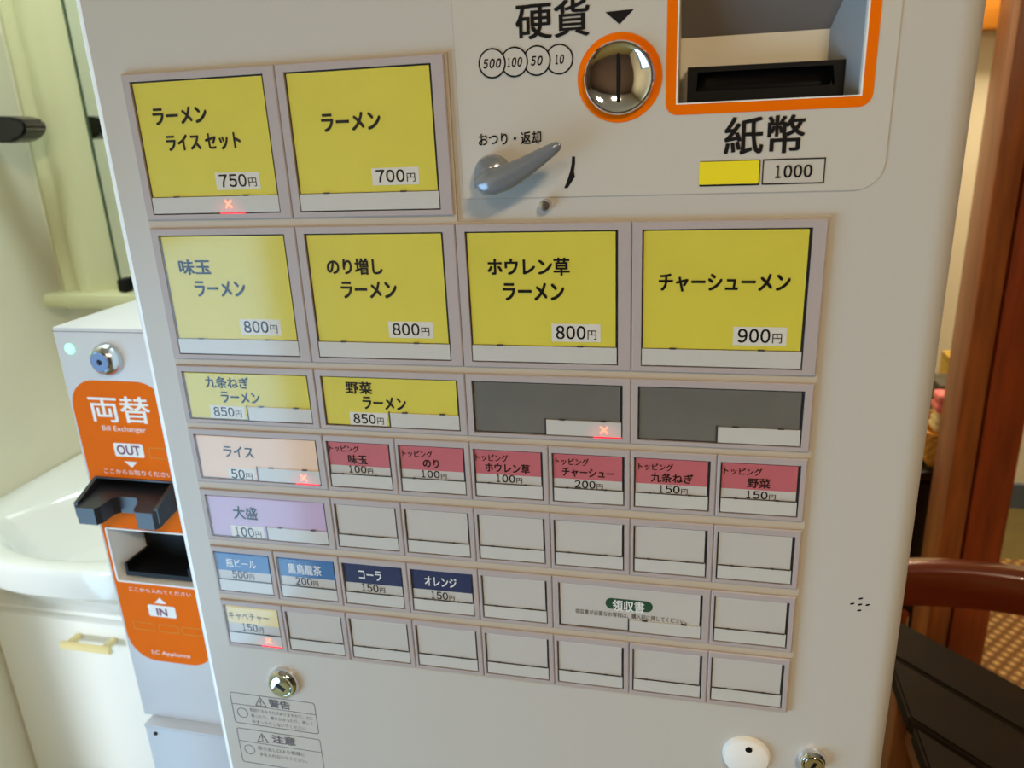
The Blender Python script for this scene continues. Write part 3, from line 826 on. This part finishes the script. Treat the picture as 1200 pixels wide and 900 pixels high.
# bill outlet: black slot and two-pronged tray
slot = ring('outlet_slot', rounded(-0.2268, -0.1392, 1.0400, 1.0515, 0.0008, 2), rounded(-0.2245, -0.1415, 1.0415, 1.0500, 0.0005, 2), EY - 0.002, EY + 0.02, 'tray_black', E)
box('outlet_throat', -0.2245, -0.1415, EY + 0.015, EY + 0.02, 1.0415, 1.0500, 'black', slot)
bm = bmesh.new()
def tray_pt(x, y):        # the tray slopes down as it comes out of the front
    return 1.0425 - (EY - y) * 0.2
TY, NY = 0.116, 0.135
xo0, xo1, ni0, ni1 = -0.2270, -0.1390, -0.2000, -0.1645
top = [(xo0, EY), (xo0 + 0.001, TY + 0.003), (xo0 + 0.004, TY), (ni0 - 0.004, TY), (ni0, TY + 0.004), (ni0 + 0.003, NY - 0.003), (ni0 + 0.008, NY), (ni1 - 0.008, NY), (ni1 - 0.003, NY - 0.003), (ni1, TY + 0.004), (ni1 + 0.004, TY), (xo1 - 0.004, TY), (xo1 - 0.001, TY + 0.003), (xo1, EY)]
va = [bm.verts.new((x, y, tray_pt(x, y))) for x, y in top]
vb = [bm.verts.new((x, y, tray_pt(x, y) - 0.0165)) for x, y in top]
bm.faces.new(va); bm.faces.new(vb[::-1])
for i in range(len(va)): bm.faces.new((va[i], vb[i], vb[(i + 1) % len(va)], va[(i + 1) % len(va)]))
tr_ = finish('outlet_tray', bm, 'tray_black', E)
for x0, x1 in ((xo0, xo0 + 0.004), (xo1 - 0.004, xo1)):
    bm = bmesh.new()
    q = [(EY, 1.0515), (EY, 1.036), (TY + 0.003, 1.0240), (TY + 0.003, 1.0385)]
    a = [bm.verts.new((x0, y, z)) for y, z in q]; b = [bm.verts.new((x1, y, z)) for y, z in q]
    bm.faces.new(a); bm.faces.new(b[::-1])
    for i in range(4): bm.faces.new((a[i], b[i], b[(i + 1) % 4], a[(i + 1) % 4]))
    finish('tray_cheek', bm, 'tray_black', tr_)
# bill inlet: white funnel with a black tray inside
fn = ring('inlet_rim', rounded(-0.2280, -0.1383, 0.9370, 0.9975, 0.002, 3), rounded(-0.2262, -0.1400, 0.9387, 0.9960, 0.001, 3), EY - 0.002, EY + 0.005, 'white_plastic', E)
bm = bmesh.new()
bm_ring(bm, [(-0.2262, 0.9387), (-0.1400, 0.9387), (-0.1400, 0.9960), (-0.2262, 0.9960)], [(-0.2262, 0.9387), (-0.1400, 0.9387), (-0.1400, 0.9960), (-0.2262, 0.9960)], EY + 0.004, EY + 0.004001)
bm.clear()
f0 = [(-0.2262, EY + 0.001, 0.9387), (-0.1400, EY + 0.001, 0.9387), (-0.1400, EY + 0.001, 0.9960), (-0.2262, EY + 0.001, 0.9960)]
f1 = [(-0.2225, EY + 0.04, 0.9420), (-0.1440, EY + 0.04, 0.9420), (-0.1440, EY + 0.04, 0.9850), (-0.2225, EY + 0.04, 0.9850)]
va = [bm.verts.new(v) for v in f0]; vb = [bm.verts.new(v) for v in f1]
for i in range(4): bm.faces.new((va[i], va[(i + 1) % 4], vb[(i + 1) % 4], vb[i]))
bm.faces.new(vb)
finish('inlet_funnel', bm, 'white_plastic', fn)
bm = bmesh.new()
bm_box(bm, -0.2190, -0.1450, EY + 0.002, EY + 0.036, 0.9425, 0.9475)
bm_box(bm, -0.2190, -0.2160, EY + 0.002, EY + 0.036, 0.9475, 0.9560)
bm_box(bm, -0.1480, -0.1450, EY + 0.002, EY + 0.036, 0.9475, 0.9560)
bm_box(bm, -0.2190, -0.1450, EY + 0.036, EY + 0.0385, 0.9425, 0.9800)
finish('inlet_tray', bm, 'black', fn)
k = lathe_y('lock', -0.1830, 1.1685, [(0.0150, EY), (0.0145, EY - 0.004), (0.0115, EY - 0.0095), (0.0095, EY - 0.0105), (0.0088, EY - 0.0095), (0.0086, EY - 0.0115), (0.0055, EY - 0.0115), (0.0052, EY - 0.0105), (0, EY - 0.0105)], 'satin_chrome', E, 40)
ring('key_core', circle(-0.1830, 1.1685, 0.0086, 24), circle(-0.1830, 1.1685, 0.0026, 24), EY - 0.0119, EY - 0.0100, 'lock_core', k)
plate('keyhole', [(-0.1842, 1.1655), (-0.1818, 1.1655), (-0.1818, 1.1715), (-0.1842, 1.1715)], EY - 0.0112, EY - 0.0104, 'black', k)
lathe_y('status_light', -0.2215, 1.1768, [(0.0048, EY), (0.0046, EY - 0.001), (0.003, EY - 0.0018), (0, EY - 0.002)], 'led_green', E, 24)

# ------------------------------------------------------------------ washstand: cabinet with basin, mirror unit above
V = thing('vanity_cabinet', (-0.55, 0.61, 0.0), 'white washstand base cabinet with cream bar handle on its door', 'cabinet')
box('body', -0.797, -0.300, 0.470, 0.757, 0.04, 0.632, 'cabinet_white', V)
d = box('door', -0.793, -0.304, 0.455, 0.4695, 0.06, 0.625, 'cabinet_white', V, 0.002)
box('toe_kick', -0.79, -0.31, 0.50, 0.75, 0.0, 0.04, 'soft_ink', V)
bm = bmesh.new()
bm_box(bm, -0.632, -0.620, 0.433, 0.4545, 0.5945, 0.6035)
bm_box(bm, -0.566, -0.554, 0.433, 0.4545, 0.5945, 0.6035)
bm_box(bm, -0.640, -0.546, 0.426, 0.4335, 0.5920, 0.6050)
bmesh.ops.bevel(bm, geom=bm.edges[:], offset=0.002, segments=2, affect='EDGES')
finish('handle', bm, 'handle_cream', d, smooth=True)

# basin: D-shaped slab, scooped bowl, tapering underside
bm = bmesh.new()
def dshape(x0, x1, yb, yf, bulge, n=40):
    pts = []
    cxm = (x0 + x1) / 2
    for i in range(n + 1):
        u = -1 + 2 * i / n
        x = cxm + u * (x1 - x0) / 2
        y = yf + bulge * (abs(u) ** 2.6)
        pts.append((x, y))
    return pts + [(x1, yb), (x0, yb)]
levels = [(dshape(-0.790, -0.306, 0.757, 0.468, 0.0), 0.633), (dshape(-0.790, -0.306, 0.757, 0.440, 0.03), 0.668), (dshape(-0.793, -0.303, 0.757, 0.375, 0.085), 0.725),
          (dshape(-0.797, -0.300, 0.757, 0.352, 0.10), 0.748), (dshape(-0.797, -0.300, 0.757, 0.348, 0.105), 0.785), (dshape(-0.797, -0.300, 0.757, 0.352, 0.105), 0.793), (dshape(-0.795, -0.302, 0.755, 0.358, 0.105), 0.795)]
rows_ = [[bm.verts.new((x, y, z)) for x, y in o] for o, z in levels]
n = len(rows_[0])
for a, q in zip(rows_, rows_[1:]):
    for i in range(n): bm.faces.new((a[i], a[(i + 1) % n], q[(i + 1) % n], q[i]))
bm.faces.new(rows_[0][::-1])
# bowl rings joined to the rim by angle
def ell(rx, ry, z, cx_=-0.55, cy_=0.505):
    out = []
    for x, y in levels[-1][0]:
        a = math.atan2((y - cy_) / 0.2, (x - cx_) / 0.245)
        out.append(bm.verts.new((cx_ + rx * math.cos(a), cy_ + ry * math.sin(a), z)))
    return out
prev = rows_[-1]
for rx, ry, z in ((0.196, 0.135, 0.795), (0.188, 0.128, 0.792), (0.178, 0.120, 0.780), (0.160, 0.105, 0.745), (0.125, 0.080, 0.705), (0.07, 0.045, 0.690), (0.02, 0.015, 0.688)):
    cur = ell(rx, ry, z)
    for i in range(n): bm.faces.new((prev[i], prev[(i + 1) % n], cur[(i + 1) % n], cur[i]))
    prev = cur
bm.faces.new(prev)
basin = tag(finish('washbasin', bm, 'ceramic', smooth=True), 'glossy white ceramic washbasin with wide oval bowl on the washstand cabinet', 'sink')

U = thing('mirror_unit', (-0.53, 0.76, 1.08), 'cream plastic washstand mirror unit with rounded side pillar on the wall', 'mirror')
def pillar(x0, x1, y, flip):
    pr_ = [(0, 0.0), (0.02, -0.010), (0.10, -0.024), (0.18, -0.028), (0.26, -0.024), (0.30, -0.017), (0.36, -0.017), (0.42, -0.030), (0.56, -0.038), (0.70, -0.036), (0.82, -0.026), (0.92, -0.014), (1.0, -0.008)]
    pts = [(x0 + (1 - u if flip else u) * (x1 - x0), y + v) for u, v in pr_]
    if flip: pts = pts[::-1]
    pts += [(x1, 0.758), (x0, 0.758)]
    return prism_z('side_pillar', pts, 1.105, 1.80, 'unit_cream', U, smooth=True)
pillar(-0.772, -0.652, 0.745, False)
pillar(-0.408, -0.300, 0.745, True)
box('mirror_glass', -0.6515, -0.4085, 0.735, 0.757, 1.122, 1.79, 'mirror', U)
ring('mirror_edge', rounded(-0.6520, -0.4080, 1.117, 1.795, 0.002, 2), rounded(-0.6490, -0.4110, 1.120, 1.792, 0.002, 2), 0.733, 0.745, 'mirror_edge', U)
box('sill', -0.778, -0.295, 0.690, 0.758, 1.080, 1.105, 'unit_cream', U, 0.006)
box('corner_clip', -0.634, -0.618, 0.705, 0.7325, 1.106, 1.128, 'black', U, 0.004)

bm = bmesh.new()
q = [(-0.800, 1.358), (-0.705, 1.354), (-0.682, 1.362), (-0.672, 1.374), (-0.676, 1.386), (-0.695, 1.392), (-0.800, 1.398)]
bm_plate(bm, q, 0.630, 0.675)
bmesh.ops.bevel(bm, geom=bm.edges[:], offset=0.004, segments=2, affect='EDGES')
tag(finish('wall_holder', bm, 'black_gloss', smooth=True), 'black rounded plastic holder sticking out of the cream wall', 'holder')

# ------------------------------------------------------------------ right side: post, shelf goods, chair, table
Pp = thing('wooden_post', (0.868, 1.16, 0.0), 'dark brown wooden post with a lighter grooved edge strip', 'post')
box('post_core', 0.858, 0.9255, 1.10, 1.22, 0.0125, 2.448, 'post_wood', Pp, 0.003)
box('edge_strip', 0.812, 0.8535, 1.10, 1.20, 0.0125, 2.448, 'post_wood_light', Pp, 0.004)
box('groove', 0.8535, 0.858, 1.115, 1.19, 0.0125, 2.448, 'post_wood', Pp)

K = thing('black_sideboard', (0.917, 1.66, 0.0125), 'low black lacquered sideboard behind the wooden post', 'cabinet')
box('body', 0.80, 1.035, 1.412, 1.91, 0.03, 0.520, 'lacquer_black', K, 0.002)
box('top', 0.79, 1.042, 1.40, 1.92, 0.520, 0.540, 'lacquer_black', K, 0.003)
box('door', 0.805, 0.916, 1.402, 1.411, 0.05, 0.51, 'lacquer_black', K, 0.002)
box('door', 0.920, 1.031, 1.402, 1.411, 0.05, 0.51, 'lacquer_black', K, 0.002)
box('plinth', 0.82, 1.02, 1.43, 1.89, 0.0125, 0.03, 'lacquer_black', K)

# wicker basket woven of stacked rods
B_ = thing('wicker_basket', (0.946, 1.51, 0.540), 'golden wicker basket on the black sideboard', 'basket')
bm = bmesh.new()
bm_box(bm, 0.870, 1.022, 1.432, 1.588, 0.541, 0.546)
finish('basket_base', bm, 'wicker', B_)
for i in range(7):
    z = 0.547 + i * 0.011; g = 0.0012 * i
    o_ = rounded(0.866 - g, 1.026 + g, 1.428 - g, 1.592 + g, 0.03, 5); i_ = rounded(0.874 - g, 1.018 + g, 1.436 - g, 1.584 + g, 0.025, 5)
    bm = bmesh.new()
    def wav(pt, k, c): 
        return (pt[0], pt[1], c + (0.0035 if (k + i) % 2 else -0.001))
    a = [bm.verts.new((p[0], p[1], z)) for p in o_]; a2 = [bm.verts.new((p[0], p[1], z + 0.0105)) for p in o_]
    mid = [bm.verts.new((p[0] + (p[0] - 0.946) * (0.03 if (k + i) % 2 else 0.0), p[1] + (p[1] - 1.51) * (0.03 if (k + i) % 2 else 0.0), z + 0.005)) for k, p in enumerate(o_)]
    c = [bm.verts.new((p[0], p[1], z)) for p in i_]; c2 = [bm.verts.new((p[0], p[1], z + 0.0105)) for p in i_]
    n = len(a)
    for k in range(n):
        j = (k + 1) % n
        for qd in ((a[k], a[j], mid[j], mid[k]), (mid[k], mid[j], a2[j], a2[k]), (a2[k], a2[j], c2[j], c2[k]), (c2[k], c2[j], c[j], c[k]), (c[k], c[j], a[j], a[k])): bm.faces.new(qd)
    finish('woven_band', bm, 'wicker', B_)

def towel(name, z0, z1, mk, label, folds):
    T_ = thing(name, (0.946, 1.51, z0), label, 'towel')
    h = (z1 - z0) / folds
    for i in range(folds):
        s_ = 0.003 * ((i * 7) % 3)
        box('fold', 0.873 + s_, 1.016 - s_, 1.434 + s_, 1.490, z0 + i * h + 0.0002, z0 + (i + 1) * h, mk, T_, min(0.008, h * 0.42), 3)
    return T_
towel('folded_towel', 0.626, 0.671, 'towel_cream', 'cream folded towel in the wicker basket under the pink one', 3)
towel('folded_towel', 0.6715, 0.716, 'towel_pink', 'pink folded towel on top of the cream towel', 2)
bx = thing('dark_box', (0.975, 1.66, 0.540), 'dark olive box behind the folded towels on the sideboard', 'box')
box('box_body', 0.93, 1.03, 1.62, 1.72, 0.540, 0.665, 'box_dark', bx, 0.003)
box('box_lid', 0.927, 1.033, 1.617, 1.723, 0.665, 0.681, 'box_dark', bx, 0.003)
bx = thing('mustard_carton', (1.018, 1.84, 0.540), 'mustard yellow carton at the back of the black sideboard', 'box')
box('carton_body', 0.999, 1.038, 1.80, 1.88, 0.540, 0.680, 'box_mustard', bx, 0.002)
box('carton_flap', 0.999, 1.038, 1.798, 1.88, 0.680, 0.699, 'box_mustard', bx, 0.002)

tag(box('woven_mat', 0.60, 1.75, 0.66, 1.96, 0.0, 0.012, 'woven_rush', None, 0.004), 'woven rush floor mat around the wooden post', 'mat')

# chair: arched curved top rail, posts, seat and legs (its seat is under the table)
H = thing('wooden_chair', (0.765, 0.40, 0.0), 'glossy reddish brown wooden chair with arched curved top rail', 'chair')
bm = bmesh.new(); rows_ = []
for i in range(25):
    u = -1 + i / 12
    x = 0.765 + u * 0.19; w_ = (x - 0.70) / 0.205; yc = 0.634 - 0.045 * w_ * w_
    zt = 0.7505 - 0.010 * w_ * w_; zl = 0.684 - 0.002 * w_ * w_
    t_ = Vector((0.205, -0.09 * w_, 0)).normalized(); nrm = Vector((t_.y, -t_.x, 0))      # towards the viewer
    pro = [(-0.013, zl + 0.004), (-0.012, zl), (0.010, zl), (0.011, zl + 0.004), (0.0170, zt - 0.014), (0.0165, zt - 0.009), (0.0125, zt - 0.003), (0.005, zt), (-0.006, zt), (-0.014, zt - 0.003), (-0.0175, zt - 0.010)]
    rows_.append([bm.verts.new((x + nrm.x * a, yc + nrm.y * a, z)) for a, z in pro])
for a, q in zip(rows_, rows_[1:]):
    n = len(a)
    for k in range(n): bm.faces.new((a[k], a[(k + 1) % n], q[(k + 1) % n], q[k]))
bm.faces.new(rows_[0][::-1]); bm.faces.new(rows_[-1])
finish('top_rail', bm, 'chair_wood', H, smooth=True)
box('seat', 0.622, 0.91, 0.20, 0.578, 0.405, 0.435, 'chair_wood', H, 0.008)
for x in (0.596, 0.915):
    sweep('back_post', [(x + 0.012, 0.590, 0.690), (x + 0.012, 0.595, 0.55), (x + 0.012, 0.592, 0.42), (x + 0.012, 0.600, 0.2), (x + 0.012, 0.615, 0.0)], [0.014, 0.015, 0.016, 0.015, 0.013], 'chair_wood', H, 12)
for x in (0.645, 0.89):
    sweep('leg', [(x, 0.225, 0.41), (x, 0.222, 0.2), (x, 0.218, 0.0)], [0.017, 0.015, 0.012], 'chair_wood', H, 12)

# table with a dark plank top
TZ = 0.70
T = thing('plank_table', (0.80, 0.30, 0.0), 'dark brown table with a top of wide diagonal planks beside the ticket machine', 'table')
ux, uy = 0.7022, -0.7120
nx, ny = -0.7120, -0.7022
fx, fy = 0.6089, 0.5488
seams = [0.0, 0.0714, 0.155, 0.240, 0.325, 0.41]
gaps = [0.0025, 0.007, 0.0025, 0.005, 0.003]
XE, XEND = 0.569, 1.12
for i in range(5):
    s0, s1 = seams[i] + (0 if i == 0 else gaps[i - 1] / 2), seams[i + 1] - gaps[i] / 2
    def on_line(s, xv):
        bx_, by_ = fx + nx * s, fy + ny * s
        t_ = (xv - bx_) / ux
        return (xv, by_ + uy * t_)
    e = 0.003 * ((i * 5) % 3) - (0.004 if i == 1 else 0)
    q = [on_line(s1, XE + e), on_line(s1, XEND), on_line(s0, XEND), on_line(s0, XE + e)]
    bm = bmesh.new()
    a = [bm.verts.new((x, y, TZ - 0.024)) for x, y in q]; b = [bm.verts.new((x, y, TZ)) for x, y in q]
    bm.faces.new(a[::-1]); bm.faces.new(b)
    for k in range(4): bm.faces.new((a[k], a[(k + 1) % 4], b[(k + 1) % 4], b[k]))
    bmesh.ops.bevel(bm, geom=bm.edges[:], offset=0.003, segments=2, affect='EDGES')
    finish('plank', bm, 'table_wood', T, smooth=True)
for x, y in ((0.594, 0.45), (0.594, 0.10), (1.09, 0.0), (1.09, -0.35)):
    box('leg', x - 0.020, x + 0.020, y - 0.020, y + 0.020, 0.0, TZ - 0.024, 'leg_wood', T, 0.004)
box('apron', 0.588, 0.602, 0.1205, 0.4295, TZ - 0.085, TZ - 0.024, 'leg_wood', T)

# ------------------------------------------------------------------ ceiling lamps; the washbasin one is an added fill fixture
for (x, y, z), pw in LAMP_SPOTS + ((WASH_FILL, 0),):
    L_ = thing('ceiling_lamp', (x, y, z), {-1.45: 'square ceiling lamp over the plank table end of the room', 1.95: 'square ceiling lamp above the black sideboard', -2.2: 'square ceiling lamp by the brown front wall', 0.30: 'added square fill lamp above the washbasin'}[y], 'lamp', 'square ceiling lamps')
    box('lamp_frame', x - 0.20, x + 0.20, y - 0.20, y + 0.20, z + 0.03, 2.4495, 'white_plastic', L_, 0.004)
    box('lamp_diffuser', x - 0.19, x + 0.19, y - 0.19, y + 0.19, z, z + 0.03, 'lamp_diffuser', L_, 0.004)
